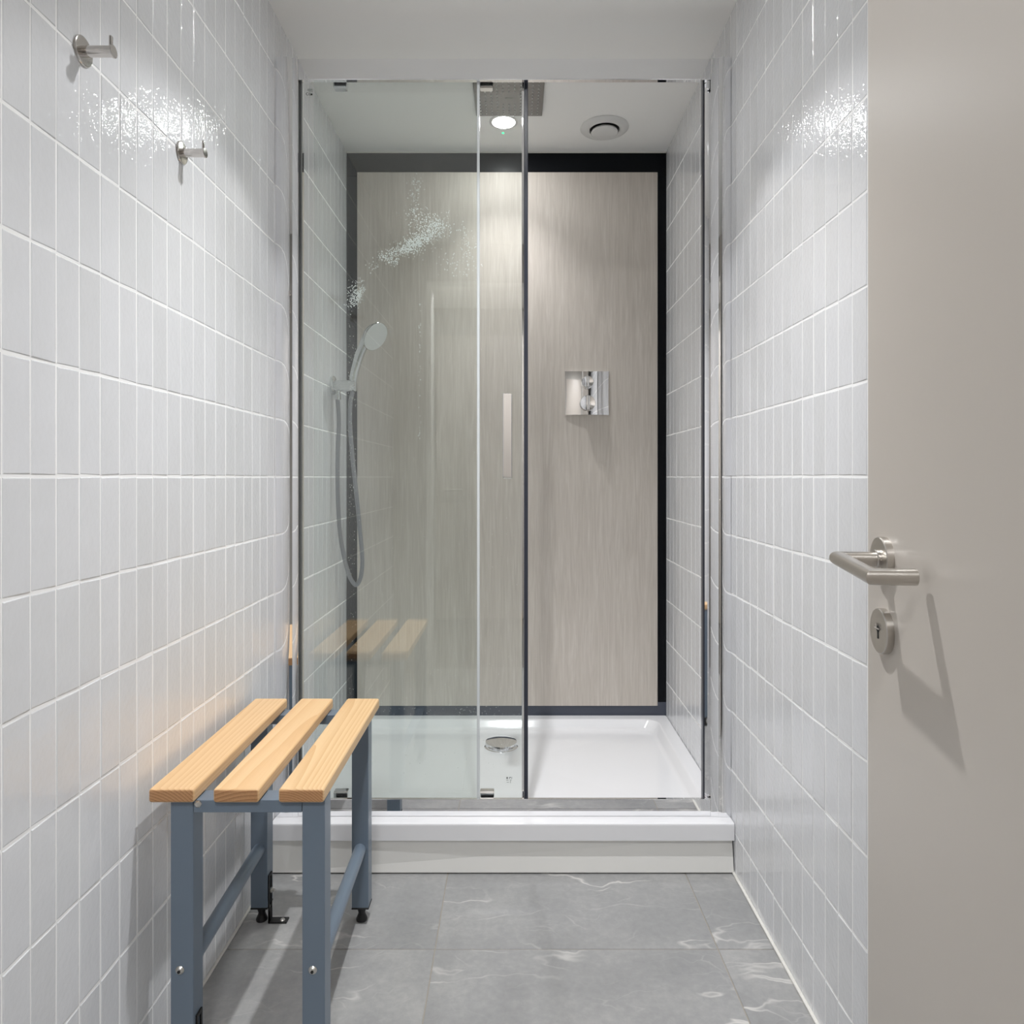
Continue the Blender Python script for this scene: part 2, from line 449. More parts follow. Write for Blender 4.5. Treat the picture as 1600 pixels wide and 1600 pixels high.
# entry wall with the doorway (behind / around the camera) and the corridor beyond it
DX0, DX1, DH = -0.455, 0.360, 2.03
bm = bmesh.new()
add_box(bm, -1.7, DX0, YE0, YE1, 0, ZC); add_box(bm, DX1, 1.5, YE0, YE1, 0, ZC); add_box(bm, DX0, DX1, YE0, YE1, DH, ZC)
struct('wall_entry', bm, M_WALLP, 'entrance wall with the doorway, opposite the shower', 'wall')
bm = bmesh.new()
add_box(bm, DX0-0.0005, DX0+0.022, YE0-0.012, YE1+0.012, 0, DH); add_box(bm, DX1-0.022, DX1+0.0005, YE0-0.012, YE1+0.012, 0, DH)
add_box(bm, DX0-0.0005, DX1+0.0005, YE0-0.012, YE1+0.012, DH-0.022, DH+0.0005)
struct('trim_4', bm, M_FRAMEW, 'white door frame lining the entrance doorway', 'trim')
struct('wall_corridor', box(-1.7, 1.5, YC-0.1, YC, 0, ZC), M_WALLP, 'painted corridor wall facing the entrance doorway', 'wall')
struct('wall_corridor_end_left', box(-1.8, -1.7, YC-0.1, YE1, 0, ZC), M_WALLP, 'left end wall of the corridor outside', 'wall')
struct('wall_corridor_end_right', box(1.5, 1.6, YC-0.1, YE1, 0, ZC), M_WALLP, 'right end wall of the corridor outside', 'wall')
struct('floor_corridor', box(-1.7, 1.5, YC, YE0, -0.05, 0), M_CORF, 'plain grey corridor floor outside the doorway', 'floor')
struct('ceiling_corridor', box(-1.7, 1.5, YC, YE0, ZC, ZC+0.08), M_PAINT, 'white corridor ceiling outside the doorway', 'ceiling')
d2 = thing('door_2', 'closed pale door across the corridor, mirrored faintly in the glass', 'door', (-0.56, YC, 0), kind='structure')
obj('leaf', box(0.0, 0.86, 0.001, 0.02, 0.005, 2.04, 0.002, 1), M_DOOR, d2)
bm = bmesh.new(); add_tube(bm, [(0.07, 0.02, 0.93), (0.07, 0.065, 0.93), (0.19, 0.065, 0.93)], 0.009)
obj('lever', bm, M_BRUSH, d2, True)

# ------------------------------------------------------------------ open room door
TH_D = math.radians(90 - 7.6)
d1 = thing('door_1', 'open greige room door with steel lever at the right edge', 'door', (0.3445, 0.124, 0), TH_D, kind='structure')
DW = 0.758
obj('leaf', box(0, DW, -0.040, 0.0, 0.008, 2.005, 0.0012, 2), M_DOOR, d1)
def disc_y(x, z, r, t, y0=0.0):
    return lathe([(0, 0), (r, 0), (r, t-0.001), (r-0.001, t), (0, t)], axis_M((x, y0, z), (0, 1, 0)), 44)
U = DW - 0.057
ZL = 0.9235
lev = obj('lever_handle', disc_y(U, ZL, 0.0265, 0.0085), M_BRUSH, d1, True)
R = 0.0088
g = 0.104
A = Vector((U, 0.052, ZL)); B = Vector((U-g, 0.052, ZL-0.0065)); E = Vector((U-g, 0.0095, ZL-0.0065))
def mitre(P0, A, B, E, r, n=26):
    bm = bmesh.new(); pts = [P0, A, B, E]
    rings = []
    for i, p in enumerate(pts):
        if i in (0, 3):
            d = ((pts[1]-pts[0]) if i == 0 else (pts[3]-pts[2])).normalized(); nrm = d
            axis = d
        else:
            axis = (pts[i]-pts[i-1]).normalized(); d2 = (pts[i+1]-pts[i]).normalized(); nrm = (axis + d2).normalized()
        a = Vector((0, 0, 1)); a = (a - axis*a.dot(axis)).normalized(); b = axis.cross(a)
        ring = []
        for j in range(n):
            q = p + (a*math.cos(2*PI*j/n) + b*math.sin(2*PI*j/n))*r
            t = -(q - p).dot(nrm)/axis.dot(nrm)
            ring.append(bm.verts.new(q + axis*t))
        rings.append(ring)
    for u, v in zip(rings, rings[1:]):
        for j in range(n): bm.faces.new((u[j], u[(j+1) % n], v[(j+1) % n], v[j]))
    bm.faces.new(rings[0]); bm.faces.new(rings[-1])
    bmesh.ops.bevel(bm, geom=[e for e in bm.edges if len(e.link_faces) == 2 and e.calc_face_angle() > 0.6], offset=0.0007, segments=2, affect='EDGES')
    return bm
obj('lever_grip', mitre(Vector((U, 0.008, ZL)), A, B, E, R), M_BRUSH, lev, True)
obj('collar', disc_y(U, ZL, 0.0115, 0.004, 0.0085), M_BRUSH, lev, True)
lk = obj('lock_rosette', disc_y(U, 0.839, 0.0265, 0.0085), M_BRUSH, d1, True)
bm = bmesh.new(); add_lathe(bm, [(0, 0), (0.0042, 0), (0.0042, 0.0006), (0, 0.0006)], axis_M((U, 0.0084, 0.842), (0, 1, 0)), 20); add_box(bm, U-0.0016, U+0.0016, 0.0084, 0.0090, 0.830, 0.841)
obj('keyhole', bm, M_DARK, lk)
bm = bmesh.new(); add_box(bm, U-0.0065, U+0.0065, 0.0088, 0.0105, 0.8415, 0.8432); add_box(bm, U-0.0009, U+0.0009, 0.0088, 0.0108, 0.842, 0.848)
obj('key_slot_cross', bm, M_CHROME, lk)

# ------------------------------------------------------------------ shower tray
tray = thing('shower_tray', 'low white acrylic shower tray with chrome drain', 'shower tray', ((XL+XR)/2, 2.2, 0))
T0 = Vector((-(XL+XR)/2, -2.2, 0))
def at_root(bm, off):
    bmesh.ops.translate(bm, verts=bm.verts, vec=off); return bm
tx0, tx1, ty0, ty1 = XL+0.0005, XR-0.0005, 1.785, YB-0.0055
ZT = 0.131
L = [rrect(tx0, tx1, ty0, ty1, 0.004, 0.087), rrect(tx0, tx1, ty0, ty1, 0.004, ZT-0.007), rrect(tx0+0.0006, tx1-0.0006, ty0+0.0022, ty1-0.001, 0.004, ZT-0.0022), rrect(tx0+0.002, tx1-0.002, ty0+0.007, ty1-0.002, 0.004, ZT)]
ix0, ix1, iy0, iy1 = tx0+0.040, tx1-0.040, ty0+0.105, ty1-0.040
for ins, z, r in ((0, ZT, 0.05), (0.003, ZT-0.0008, 0.05), (0.008, ZT-0.004, 0.05), (0.022, ZT-0.021, 0.048), (0.029, ZT-0.0265, 0.048), (0.040, ZT-0.0285, 0.045)):
    L.append(rrect(ix0+ins, ix1-ins, iy0+ins, iy1-ins, r, z))
L.append(rrect(ix0+0.36, ix1-0.36, iy0+0.27, iy1-0.22, 0.045, ZT-0.0335))
obj('tray_body', at_root(loft(L), T0), M_ACRYL, tray, True)
dc = px(783, 1162, 2.385)
DZ = ZT-0.0335
drain = obj('drain_flange', lathe([(0, -0.004), (0.056, -0.004), (0.058, 0.001), (0.053, 0.004), (0.045, 0.0025), (0, 0.0025)], Matrix.Translation(T0+Vector((dc.x, 2.385, DZ+0.0005))), 48), M_CHROME, tray, True)
obj('drain_cover', lathe([(0, 0.003), (0.030, 0.003), (0.030, 0.009), (0.050, 0.0105), (0.0545, 0.0125), (0.0535, 0.0165), (0.040, 0.0195), (0.02, 0.0208), (0, 0.021)], Matrix.Translation(T0+Vector((dc.x, 2.385, DZ+0.0005))), 48), M_CHROME, drain, True)
# plinth panel below the tray: tilted slightly away from the lip on its right
bm = bmesh.new()
pv = [bm.verts.new(p) for p in ((XL+0.001, 1.7872, 0.004), (XR-0.003, 1.7872, 0.004), (XR-0.003, 1.8035, 0.0868), (XL+0.001, 1.7875, 0.0868),
                                (XL+0.001, 1.7972, 0.004), (XR-0.003, 1.7972, 0.004), (XR-0.003, 1.8135, 0.0868), (XL+0.001, 1.7975, 0.0868))]
for f in ((0,1,2,3),(5,4,7,6),(0,4,5,1),(1,5,6,2),(2,6,7,3),(3,7,4,0)): bm.faces.new([pv[i] for i in f])
tag(obj('plinth_panel', bm, M_APRON), 'plain white panel closing the gap between floor and tray lip', 'panel')
tag(obj('trim_5', box(XL, XR, 1.815, 1.84, 0.0, 0.0868), M_DARK), 'dark block painting in the shade behind the foot of the plinth panel', 'trim', kind='structure')  # solid dark block stands in for the shade behind the plinth

# ------------------------------------------------------------------ shower enclosure
enc = thing('shower_enclosure', 'chrome framed glass shower enclosure with its sliding door open', 'shower enclosure', (0, 1.84, ZT))
E0 = Vector((0, -1.84, -ZT))
def eo(name, bm, mat, parent=None, smooth=False):
    return obj(name, at_root(bm, E0), mat, parent or enc, smooth)
YF = 1.822                       # front of the frame
ZTOP, ZRB = 2.118, 2.063         # top rail
ZB1 = 0.1765                     # top of bottom rail
RX0, RX1 = px(466, 0, YF).x, px(1110, 0, YF).x
def yz_prism(poly, x0, x1):
    bm = bmesh.new()
    a = [bm.verts.new((x0, y, z)) for y, z in poly]; b = [bm.verts.new((x1, y, z)) for y, z in poly]; n = len(poly)
    for i in range(n): bm.faces.new((a[i], a[(i+1) % n], b[(i+1) % n], b[i]))
    bm.faces.new(a); bm.faces.new(b)
    bmesh.ops.bevel(bm, geom=[e for e in bm.edges if abs(e.verts[0].co.x-e.verts[1].co.x) > 0.1], offset=0.0014, segments=3, affect='EDGES')
    return bm
FD = 0.004                       # thickness of the front fascia
eo('top_rail', yz_prism([(YF, ZRB), (YF+0.014, ZRB), (YF+0.014, ZTOP-0.016), (YF+0.052, ZTOP-0.016), (YF+0.052, ZTOP), (YF, ZTOP)], RX0, RX1), M_CHROME, None, True)
eo('bottom_rail', yz_prism([(YF, ZT+0.0005), (YF+0.052, ZT+0.0005), (YF+0.052, ZT+0.012), (YF+0.010, ZT+0.012), (YF+0.010, ZB1), (YF, ZB1)], RX0, RX1), M_CHROME, None, True)
def arc_poly(x0, x1, yfr, bulge, ybk, k=10):
    pts = [(x0 + (x1-x0)*i/k, yfr - bulge*(1-(2*i/k-1)**2)) for i in range(k+1)]
    return pts + [(x1, ybk), (x0, ybk)]
xa = px(457, 0, YF).x
eo('wall_profile', prism(arc_poly(XL+0.0005, xa, YF-0.002, 0.0022, YF+0.05), ZT+0.0005, 2.121), M_CHROME, None, True)
eo('adjusting_profile', prism(arc_poly(xa+0.0001, RX0-0.0002, YF-0.0019, 0.0003, YF+0.05), ZT+0.0005, 2.118), M_CHROME, None, True)
xb = px(1122.5, 0, YF).x
eo('wall_profile', prism(arc_poly(xb, XR-0.0005, YF-0.002, 0.0022, YF+0.05), ZT+0.0005, 2.121), M_CHROME, None, True)
eo('adjusting_profile', prism(arc_poly(RX1+0.0002, xb-0.0001, YF-0.0019, 0.0003, YF+0.05), ZT+0.0005, 2.118), M_CHROME, None, True)
# right-hand jamb the door closes against: chrome channel with a dark magnetic strip
xj0, xj1 = px(1098, 0, YF+0.02).x, px(1110, 0, YF+0.02).x
eo('door_jamb', prism([(xj0+0.004, YF+0.016), (xj0+0.010, YF+0.012), (xj1-0.004, YF+0.014), (RX1-0.0004, YF+0.018), (RX1-0.0004, YF+0.046), (xj0+0.004, YF+0.046)], ZT+0.0125, ZTOP-0.0165), M_CHROME)
eo('magnetic_strip', box(xj0+0.0014, xj0+0.0038, YF+0.022, YF+0.040, ZT+0.0125, ZTOP-0.0165), M_SEAL)
eo('end_cap', box(RX1-0.0075, RX1-0.0005, YF+0.002, YF+0.0115, ZRB-0.022, ZRB-0.0005, 0.001, 1), M_SATIN)
# fixed pane
xs = px(747, 0, YF+0.016).x
fp = eo('fixed_pane', box(RX0+0.001, xs, YF+0.0145, YF+0.0205, ZT+0.013, ZTOP-0.017), M_GLASS)
fp['label'] = 'clear greenish fixed glass pane'
obj('edge_seal', at_root(box(xs-0.003, xs+0.0042, YF+0.0142, YF+0.0215, ZT+0.0135, ZTOP-0.0175, 0.001, 1), E0), M_STRIP, fp)
obj('edge_seal', at_root(box(RX0+0.0005, RX0+0.004, YF+0.0143, YF+0.0225, ZT+0.0135, ZTOP-0.0175), E0), M_GASKET, fp)
# sliding door (pushed open to the left, behind the fixed pane)
YD = YF+0.031
sx0, sx1 = -0.535, px(816, 0, YD).x
sd = eo('sliding_door', box(sx0, sx1, YD, YD+0.006, ZT+0.014, ZTOP-0.018), M_GLASS)
sd['label'] = 'clear glass sliding door, pushed open'
def so(name, bm, mat, smooth=False): return obj(name, at_root(bm, E0), mat, sd, smooth)
xe0, xe1, xe2 = px(815.3, 0, YD).x, px(819, 0, YD).x, px(825, 0, YD).x
so('edge_profile', box(xe0, xe1, YD-0.003, YD+0.010, ZT+0.014, ZTOP-0.018, 0.0012, 2), M_CHROME, True)
so('magnetic_seal', box(xe1+0.0001, xe2, YD-0.002, YD+0.011, ZT+0.014, ZTOP-0.018, 0.0014, 2), M_SEAL, True)
for xc in (px(532, 0, YD).x, px(760, 0, YD).x):
    for top in (1, 0):
        z0, z1 = (2.0545, 2.0820) if top else (0.158, 0.1865)
        k = 0.004
        poly = [(xc-0.0205+(0 if top else k), z0 if not top else z1), (xc+0.0205, z0 if not top else z1), (xc+0.0205-k*top, z1 if not top else z0), (xc-0.0205+k, z1 if not top else z0)]
        bm = bmesh.new(); a = [bm.verts.new((x, YD-0.0085, z)) for x, z in poly]; b = [bm.verts.new((x, YD+0.012, z)) for x, z in poly]
        bm.faces.new(a); bm.faces.new(b)
        for i in range(4): bm.faces.new((a[i], a[(i+1) % 4], b[(i+1) % 4], b[i]))
        bmesh.ops.bevel(bm, geom=list(bm.edges), offset=0.0014, segments=2, affect='EDGES')
        so('roller_bracket', bm, M_SATIN, True)
# pull handle
h0, h1 = px(786, 0, YD-0.012).x, px(799.5, 0, YD-0.012).x
hz1, hz0 = px(0, 615, YD-0.014).z, px(0, 748, YD-0.014).z
bm = box(h0, h1, YD-0.018, YD-0.010, hz0+0.004, hz1, 0.0012, 2)
so('handle_bar', bm, M_CHROME, True)
for z in (hz0+0.012, hz1-0.030): so('handle_mount', box(h0+0.003, h1-0.003, YD-0.0102, YD+0.0002, z, z+0.018, 0.001, 1), M_CHROME, True)
so('handle_plate', box(h0-0.001, h1+0.001, YD+0.0058, YD+0.0100, hz0, hz1, 0.001, 1), M_SATIN, True)

# water drops left on the glass
bm = bmesh.new(); rw = random.Random(5)
def drop(x, y, r):
    p = px(x, y, YD+0.0062)
    c = [bm.verts.new(p + Vector((r*math.cos(a), 0, r*math.sin(a)*1.1))) for a in [2*PI*i/6 for i in range(6)]]
    t = bm.verts.new(p + Vector((0, r*0.6, 0))); q = bm.verts.new(p - Vector((0, 0.00005, 0)))
    for i in range(6): bm.faces.new((c[i], c[(i+1) % 6], t)); bm.faces.new((c[i], c[(i+1) % 6], q))
def S(): return rw.choice((0.0009, 0.0011, 0.0013, 0.0016))
def along(P0, P1, s0, s1, n):
    for _ in range(n):
        t = rw.random(); s = s0+(s1-s0)*t
        drop(P0[0]+(P1[0]-P0[0])*t+rw.gauss(0, s), P0[1]+(P1[1]-P0[1])*t+rw.gauss(0, s*0.75), S())
along((613, 398), (692, 353), 7, 11, 640)
along((634, 392), (656, 375), 6, 7, 240)
along((672, 362), (688, 345), 12, 12, 120)
along((642, 335), (668, 345), 12, 9, 110)
along((650, 275), (645, 330), 5, 6, 90)
along((596, 398), (620, 412), 5, 4, 90)
along((550, 478), (560, 440), 5, 8, 190)
along((556, 470), (566, 450), 3, 4, 90)
along((575, 425), (600, 400), 8, 6, 30)
along((722, 350), (738, 410), 9, 6, 70)
along((690, 400), (735, 425), 14, 9, 60)
for _ in range(36): drop(656+rw.gauss(0, 1.2), rw.uniform(470, 690), S())
for _ in range(330): drop(rw.uniform(480, 808), rw.triangular(520, 1235, 1150), rw.choice((0.0006, 0.0008)))
for _ in range(150): drop(rw.uniform(544, 556), rw.triangular(430, 1100, 540), rw.choice((0.0006, 0.0009)))
for _ in range(90): drop(rw.uniform(560, 812), rw.uniform(1101, 1124), rw.choice((0.0006, 0.0008)))
o = so('water_drops', bm, M_WATER); o['kind'] = 'stuff'

# printing on the panes
def text_mesh(s, size):
    cu = bpy.data.curves.new('t', 'FONT'); cu.body = s; cu.size = size; cu.align_x = 'CENTER'; cu.align_y = 'CENTER'; cu.extrude = 0.00004
    o = bpy.data.objects.new('t', cu); COL.objects.link(o); bpy.context.view_layer.update()
    dg = bpy.context.evaluated_depsgraph_get()
    me = bpy.data.meshes.new_from_object(o.evaluated_get(dg)); bpy.data.objects.remove(o); bpy.data.curves.remove(cu)
    return me
def print_on(parent, s, x, y, Y, size, mat, name='glass_print'):
    me = text_mesh(s, size); p = px(x, y, Y)
    me.transform(Matrix.Translation(p + E0) @ Matrix.Rotation(PI/2, 4, 'X'))
    return obj(name, me, mat, parent)
print_on(fp, 'CE', 481.5, 147, YF+0.0143, 0.0105, M_INK)
def bars(parent, rects, Y, mat):
    bm = bmesh.new()
    for x0, x1, y0, y1 in rects:
        p, q = px(x0, y1, Y), px(x1, y0, Y); add_box(bm, p.x, q.x, Y-0.0001, Y, p.z, q.z)
    return obj('glass_print', at_root(bm, E0), mat, parent)
bars(fp, [(485.3, 486.3, 145.6, 148.6), (486.3, 488.2, 146.4, 148.6), (484.9, 488, 148.0, 148.8)], YF+0.0143, M_INK)
bars(fp, [(480.5, 488, 139.2, 140.2), (480.5, 487.4, 140.9, 141.7), (482, 488.2, 142.4, 143.2)], YF+0.0143, M_INKL)
bars(sd, [(791.2, 791.9, 1214, 1217), (792.4, 793.6, 1214, 1217), (796, 796.7, 1214, 1217), (797, 798, 1214, 1215.4), (799.4, 800, 1214, 1217)], YD-0.0002, M_INK)
bars(sd, [(791, 794.5, 1218.6, 1219.4), (796.5, 799.5, 1218.4, 1219.0), (791.6, 795.4, 1221.9, 1222.5), (797.4, 798, 1219.4, 1223.6)], YD-0.0002, M_INKL)

# ------------------------------------------------------------------ fittings in the shower
# rain shower
rs = thing('rain_shower', 'square brushed overhead rain shower plate with many nozzles', 'shower head', (-0.018, 2.212, ZC-0.0105))
obj('plate', box(-0.110, 0.110, -0.110, 0.110, 0, 0.0104, 0.002, 2), M_RAIN, rs, True)
bm = bmesh.new()
for i in range(11):
    for j in range(11):
        if abs(i-5) < 2 and abs(j-5) < 2: continue
        x, y = -0.0935+0.0187*i, -0.0935+0.0187*j
        add_lathe(bm, [(0, -0.0022), (0.0016, -0.0022), (0.0021, 0.0004)], Matrix.Translation((x, y, 0)), 6)
o = obj('nozzles', bm, M_NOZ, rs); o['kind'] = 'stuff'
obj('maker_mark', box(-0.012, 0.012, -0.003, 0.003, -0.0004, 0.0002), M_INKL, rs)

def ceiling_light(name, label, x, y, r, lens_mat, group=None):
    t = thing(name, label, 'light', (x, y, ZC), group=group)
    obj('trim_ring', lathe([(r, -0.0005), (r+0.009, -0.0005), (r+0.010, -0.002), (r+0.006, -0.004), (r, -0.0042), (r-0.001, -0.003), (r, -0.0005)], Matrix(), 48), M_WPLAST, t, True)
    obj('lens', lathe([(0, -0.0012), (r-0.0012, -0.0012), (r-0.0012, -0.0030), (0, -0.0034)], Matrix(), 48), lens_mat, t, True)
    return t
lp = px(787, 190, 2.377)
shower_l = ceiling_light('ceiling_light', 'round lit downlight in the shower ceiling beside the rain shower', lp.x, 2.377, 0.0395, M_LED)
room_l = ceiling_light('ceiling_light', 'round downlight in the room ceiling in front of the shower', -0.037, 1.332, 0.022, M_LED2)
def beam(parent, name, watts, cone, blend, radius, dz=-0.012, color=(0.98, 0.985, 1.0)):
    d = bpy.data.lights.new(name, 'SPOT'); d.energy = watts; d.spot_size = math.radians(cone); d.spot_blend = blend; d.shadow_soft_size = radius; d.color = color
    o = bpy.data.objects.new(name, d); COL.objects.link(o); o.parent = parent; o.location = (0, 0, dz)
beam(room_l, 'field_beam', ROOM_SPOT_W, 106, 0.2, 0.02)
beam(room_l, 'core_beam', ROOM_CORE_W, 92, 1.0, 0.02)
beam(shower_l, 'field_beam', SHOWER_SPOT_W, 94, 1.0, 0.010, -0.0075)
cl = thing('ceiling_light', 'unseen glowing square panel added on the corridor ceiling as fill light', 'light', (-0.1, -0.48, ZC))  # added fill: unseen panel that lights the room through the doorway
obj('frame', box(-0.16, 0.16, -0.16, 0.16, -0.012, 0, 0.002, 1), M_WPLAST, cl)
obj('lens', box(-0.145, 0.145, -0.145, 0.145, -0.0135, -0.0115), M_FILL, cl)
ip = px(786, 207, 2.452)
tag(obj('indicator_light', lathe([(0, 0), (0.0042, 0), (0.0042, -0.0008), (0.003, -0.0022), (0, -0.0028)], Matrix.Translation((ip.x, 2.455, ZC)), 20), M_GREEN, None, True), 'tiny green indicator light on the ceiling behind the downlight', 'indicator')

# extract vent
vx = px(944.5, 199, 2.416)
ve = thing('ceiling_vent', 'round white disc valve vent in the shower ceiling', 'vent', (vx.x, 2.416, ZC))
obj('ring', lathe([(0.056, 0.0), (0.083, 0.0), (0.084, -0.003), (0.080, -0.007), (0.068, -0.0125), (0.058, -0.0135), (0.052, -0.010), (0.050, 0.0), (0.056, 0.0)], Matrix(), 56), M_WPLAST, ve, True)
obj('disc', lathe([(0, -0.004), (0.030, -0.004), (0.044, -0.012), (0.0465, -0.018), (0.044, -0.021), (0.030, -0.0235), (0, -0.024)], Matrix(), 56), M_WPLAST, ve, True)
obj('throat', lathe([(0, -0.0004), (0.052, -0.0004), (0.052, -0.002), (0, -0.002)], Matrix(), 40), M_DARK, ve)

# thermostatic mixer
mp_ = px(917, 614.5, YB-0.014)
mx_ = thing('shower_mixer', 'square chrome thermostatic mixer plate with two round knobs', 'shower mixer', (mp_.x, YB-0.012, mp_.z))
HS = 0.0815
bm = bmesh.new(); K = 16; V = {}
for i in range(K+1):
    for j in range(K+1):
        u, v = i/K*2-1, j/K*2-1
        V[i, j] = bm.verts.new((u*HS*(1-0.025*(1-v*v)), -0.0115 + 0.0065*(u*u)*0.9 + 0.001*v*v, v*HS*(1-0.012*(1-u*u))))
for i in range(K):
    for j in range(K): bm.faces.new((V[i, j], V[i+1, j], V[i+1, j+1], V[i, j+1]))
be = [e for e in bm.edges if e.is_boundary]
ex = bmesh.ops.extrude_edge_only(bm, edges=be)
for v in [g_ for g_ in ex['geom'] if isinstance(g_, bmesh.types.BMVert)]: v.co.y = -0.0002; v.co.x *= 1.012; v.co.z *= 1.012
obj('plate', bm, M_CHROME, mx_, True)
for zc, r in ((px(0, 597, YB-0.04).z - mp_.z, 0.0215), (px(0, 630, YB-0.04).z - mp_.z, 0.0285)):
    kb = obj('knob', lathe([(0, 0.009), (r*0.93, 0.009), (r*0.93, 0.012), (r, 0.014), (r, 0.038), (r*0.96, 0.040), (r*0.55, 0.0385), (0, 0.038)], axis_M((0, 0, zc), (0, -1, 0)), 44), M_CHROME, mx_, True)
    obj('grip', box(-r*0.16, r*0.16, -0.0495, -0.037, zc-r*0.92, zc+r*0.92, 0.0018, 2), M_CHROME, kb, True)

# hand shower with holder
YH = 2.385
hp = px(520, 602, YH)
ho = thing('shower_holder', 'chrome wall holder and hose outlet on the left shower wall', 'shower holder', (XL, YH, hp.z))
obj('rosette', lathe([(0, 0), (0.031, 0), (0.032, 0.002), (0.032, 0.008), (0.028, 0.012), (0.018, 0.014), (0, 0.014)], axis_M((0, 0, 0), (1, 0, 0)), 40), M_CHROME2, ho, True)
obj('arm', cyl((0.012, 0, -0.002), (1, 0, 0), 0.0195, 0.071, 36, 0.002), M_CHROME2, ho, True)
obj('outlet', lathe([(0, 0.012), (0.010, 0.012), (0.010, 0.030), (0.0115, 0.032), (0.0115, 0.050), (0, 0.050)], axis_M((0.021, 0, 0), (0, 0, -1)), 28), M_CHROME2, ho, True)
hs = thing('hand_shower', 'chrome hand shower with pale round face on a grey hose', 'hand shower', (px(553, 0, YH).x, YH-0.004, hp.z))
H0 = -Vector(hs.location)
def hw(name, bm, mat, parent=None): return obj(name, at_root(bm, H0), mat, parent or hs, True)
fn = Vector((0.70, -0.40, -0.50)).normalized()
fc = px(587.5, 526.5, YH-0.045)
back = fc - fn*0.026
path = catmull([px(551.5, 611, YH), px(552.5, 590, YH), px(557, 571, YH), px(562.5, 553, YH-0.006), px(569, 538, YH-0.016), back + Vector((-0.008, 0.0, 0.004))], 6)
nn = len(path)
hw('handle', tube(path, [0.0125 + 0.0035*min(1, i/(nn*0.6)) for i in range(nn)], 20), M_CHROME2)
hd = hw('head', lathe([(0, -0.032), (0.014, -0.031), (0.028, -0.026), (0.042, -0.015), (0.0505, -0.004), (0.052, 0.0), (0.051, 0.002), (0, 0.002)], axis_M(fc - fn*0.003, fn), 44), M_CHROME2)
fa = hw('spray_face', lathe([(0, 0.0), (0.0490, 0.0), (0.0490, 0.002), (0.047, 0.003), (0, 0.0038)], axis_M(fc - fn*0.002, fn), 44), M_SPRAY, hd)
hp_pts = [(551, 612), (547.5, 630), (547, 666), (550, 705), (553, 735), (558, 782), (562, 825), (565.5, 862), (566, 884), (563, 904), (556.5, 914), (549, 906), (543, 891), (536, 862), (531, 830), (528.5, 790), (527.5, 750), (528, 700), (529.5, 660), (531, 626)]
Q = []
for i, (x, y) in enumerate(hp_pts):
    f = i/(len(hp_pts)-1)
    yy = YH - 0.018*math.sin(PI*f)
    p = px(x, y, yy); p.x = max(p.x, XL+0.0095)
    Q.append(p)
Q[-1] = Vector((XL+0.021, YH, hp.z-0.046))
hw('hose', tube(catmull(Q, 6), 0.0072, 12), M_HOSE)

# ------------------------------------------------------------------ coat hooks
def coat_hook(x, y, label):
    Y = XL*F/(x-CX); z = CH-(y-CY)/F*Y
    t = thing('coat_hook', label, 'coat hook', (XL, Y, z), group='steel coat hooks on the left wall')
    obj('plate', lathe([(0, 0), (0.0205, 0), (0.021, 0.001), (0.0205, 0.003), (0.019, 0.0038), (0, 0.0038)], axis_M((0, 0, 0), (1, 0, 0)), 40), M_NICKEL, t, True)
    obj('post', cyl((0.0035, 0, -0.0005), (1, 0, 0), 0.0078, 0.040, 28, 0.0006), M_NICKEL, t, True)
    obj('end_disc', lathe([(0, 0), (0.0088, 0), (0.0092, 0.001), (0.0088, 0.003), (0, 0.0035)], axis_M((0.0432, 0, -0.0005), (1, 0, 0)), 28), M_NICKEL, t, True)
    obj('upright_pin', box(0.0395, 0.0438, -0.003, 0.003, 0.006, 0.0225, 0.0016, 2), M_NICKEL, t, True)
coat_hook(128.5, 80, 'polished steel coat hook nearer the camera, upper left')
coat_hook(283, 238.5, 'polished steel coat hook nearer the shower')

# ------------------------------------------------------------------ bench
YN, YFAR = 1.155, 1.632
be_ = thing('bench', 'small bench with three pine slats on a blue-grey steel frame', 'bench', (-0.46, 1.39, 0))
B0 = Vector((0.46, -1.39, 0))
def bo(name, bm, mat, parent=None, smooth=False): return obj(name, at_root(bm, B0), mat, parent or be_, smooth)
ZS = 0.502; ST = 0.0235; SB = ZS-ST
for i, (a, b) in enumerate(((-0.609, -0.533), (-0.5015, -0.4255), (-0.3930, -0.317))):
    bm = box(-(b-a)/2, (b-a)/2, -(YFAR-YN)/2, (YFAR-YN)/2, 0, ST, 0.0048, 4)
    o = obj('slat', bm, M_WOOD[i], be_, True)
    o.location = Vector(((a+b)/2, (YN+YFAR)/2, SB)) + B0
LT = 0.0385
ends = [((-0.578, -0.3185-LT), 1.167), ((-0.602, -0.333-LT), 1.588)]
LB = 0.038
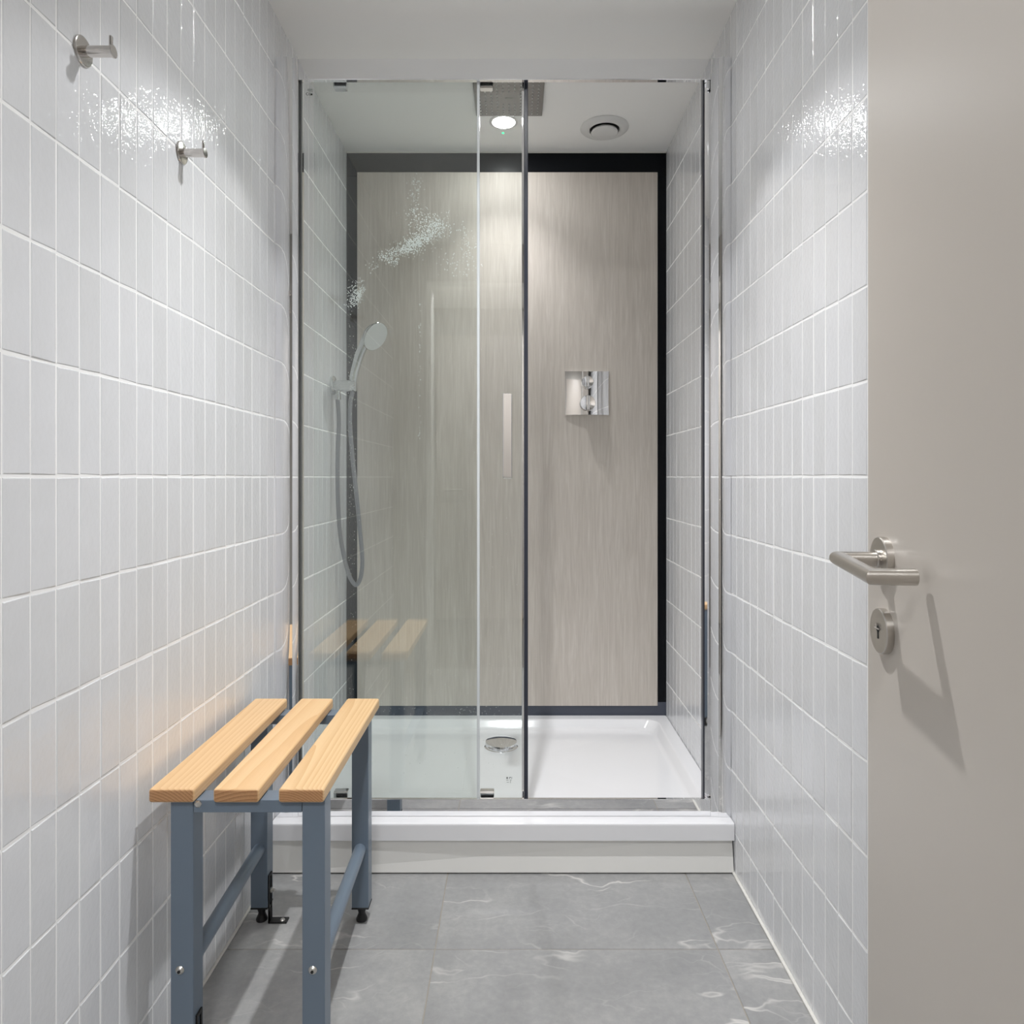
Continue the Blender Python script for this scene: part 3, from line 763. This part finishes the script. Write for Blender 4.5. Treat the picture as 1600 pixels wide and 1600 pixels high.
for e, (xs_, y0) in enumerate(ends):
    y1 = y0 + (0.038 if e == 0 else -0.0)
    ya, yb = (y0, y0+0.038)
    if e == 1: ya, yb = y0-0.004, y0+0.034
    for x0 in xs_:
        lg = bo('leg', box(x0, x0+LT, ya, yb, LB, SB-0.0002, 0.0022, 2), M_STEEL_B, None, True)
        bo('foot_cap', box(x0-0.0004, x0+LT+0.0004, ya-0.0004, yb+0.0004, LB-0.0035, LB-0.0001, 0.001, 1), M_RUBBER, lg)
        bo('foot', lathe([(0, 0.0005), (0.0125, 0.0005), (0.013, 0.004), (0.0095, 0.012), (0.0075, 0.018), (0.0105, 0.028), (0.0105, LB-0.0036), (0, LB-0.0036)], Matrix.Translation((x0+LT/2, (ya+yb)/2, 0)), 20), M_RUBBER, lg, True)
        if e == 0:
            bt = bo('bolt', lathe([(0, 0), (0.0072, 0), (0.0072, 0.0012), (0.0045, 0.0038), (0, 0.0046)], axis_M((x0+LT/2-(0.003 if x0 < -0.5 else 0.001), ya, 0.193), (0, -1, 0)), 20), M_ZINC, be_)
            bo('bolt_socket', lathe([(0, 0), (0.0028, 0), (0.0028, 0.0012), (0, 0.0012)], axis_M((x0+LT/2-(0.003 if x0 < -0.5 else 0.001), ya-0.0041, 0.1925), (0, -1, 0)), 6), M_DARK, bt)
    bo('crossbar', box(xs_[0]+LT+0.0002, xs_[1]-0.0002, ya, yb, SB-0.0215, SB-0.0002, 0.0015, 2), M_STEEL_B, None, True)
    for xc in ((xs_[0]+LT+0.012), (xs_[0]+LT+0.105)):
        if e == 0 and xc < -0.5:
            bo('slat_bolt', lathe([(0, 0), (0.0065, 0), (0.0065, 0.0012), (0.004, 0.0034), (0, 0.004)], axis_M((xc-0.004, ya, SB+0.0035-0.010), (0, -1, 0)), 6), M_ZINC)
# round stretchers along the length, a little lower on each side
for k in (0, 1):
    xa_ = ends[0][0][k]+LT/2; xb_ = ends[1][0][k]+LT/2
    bo('stretcher', tube([(xa_, 1.2052, 0.186), (xb_, 1.5838, 0.172)], 0.0135, 24), M_STEEL_B, None, True)
# black fixing brackets on the wall-side legs
for e in (0, 1):
    xs_, y0 = ends[e]; x1 = xs_[0]+LT+0.0003
    ym = y0+0.018 if e == 0 else y0+0.010
    bm = bmesh.new()
    zt = 0.104
    for q in ((ym-0.010, ym-0.005, 0.001, zt), (ym+0.005, ym+0.010, 0.001, zt), (ym-0.010, ym+0.010, zt, zt+0.006), (ym-0.010, ym+0.010, 0.001, 0.03)):
        add_box(bm, x1, x1+0.0028, *q)
    add_box(bm, x1, x1+0.042, ym-0.010, ym+0.010, 0.0004, 0.0034)
    bk = bo('fixing_bracket', bm, M_RUBBER)
    bo('bolt', lathe([(0, 0), (0.0062, 0), (0.0062, 0.003), (0.003, 0.0035), (0.003, 0.009), (0, 0.009)], axis_M((x1+0.0028, ym, 0.072), (1, 0, 0)), 8), M_ZINC, bk)
    bo('screw', lathe([(0, 0), (0.0058, 0), (0.0045, 0.0018), (0, 0.0024)], axis_M((x1+0.030, ym, 0.0034), (0, 0, 1)), 12), M_ZINC, bk)
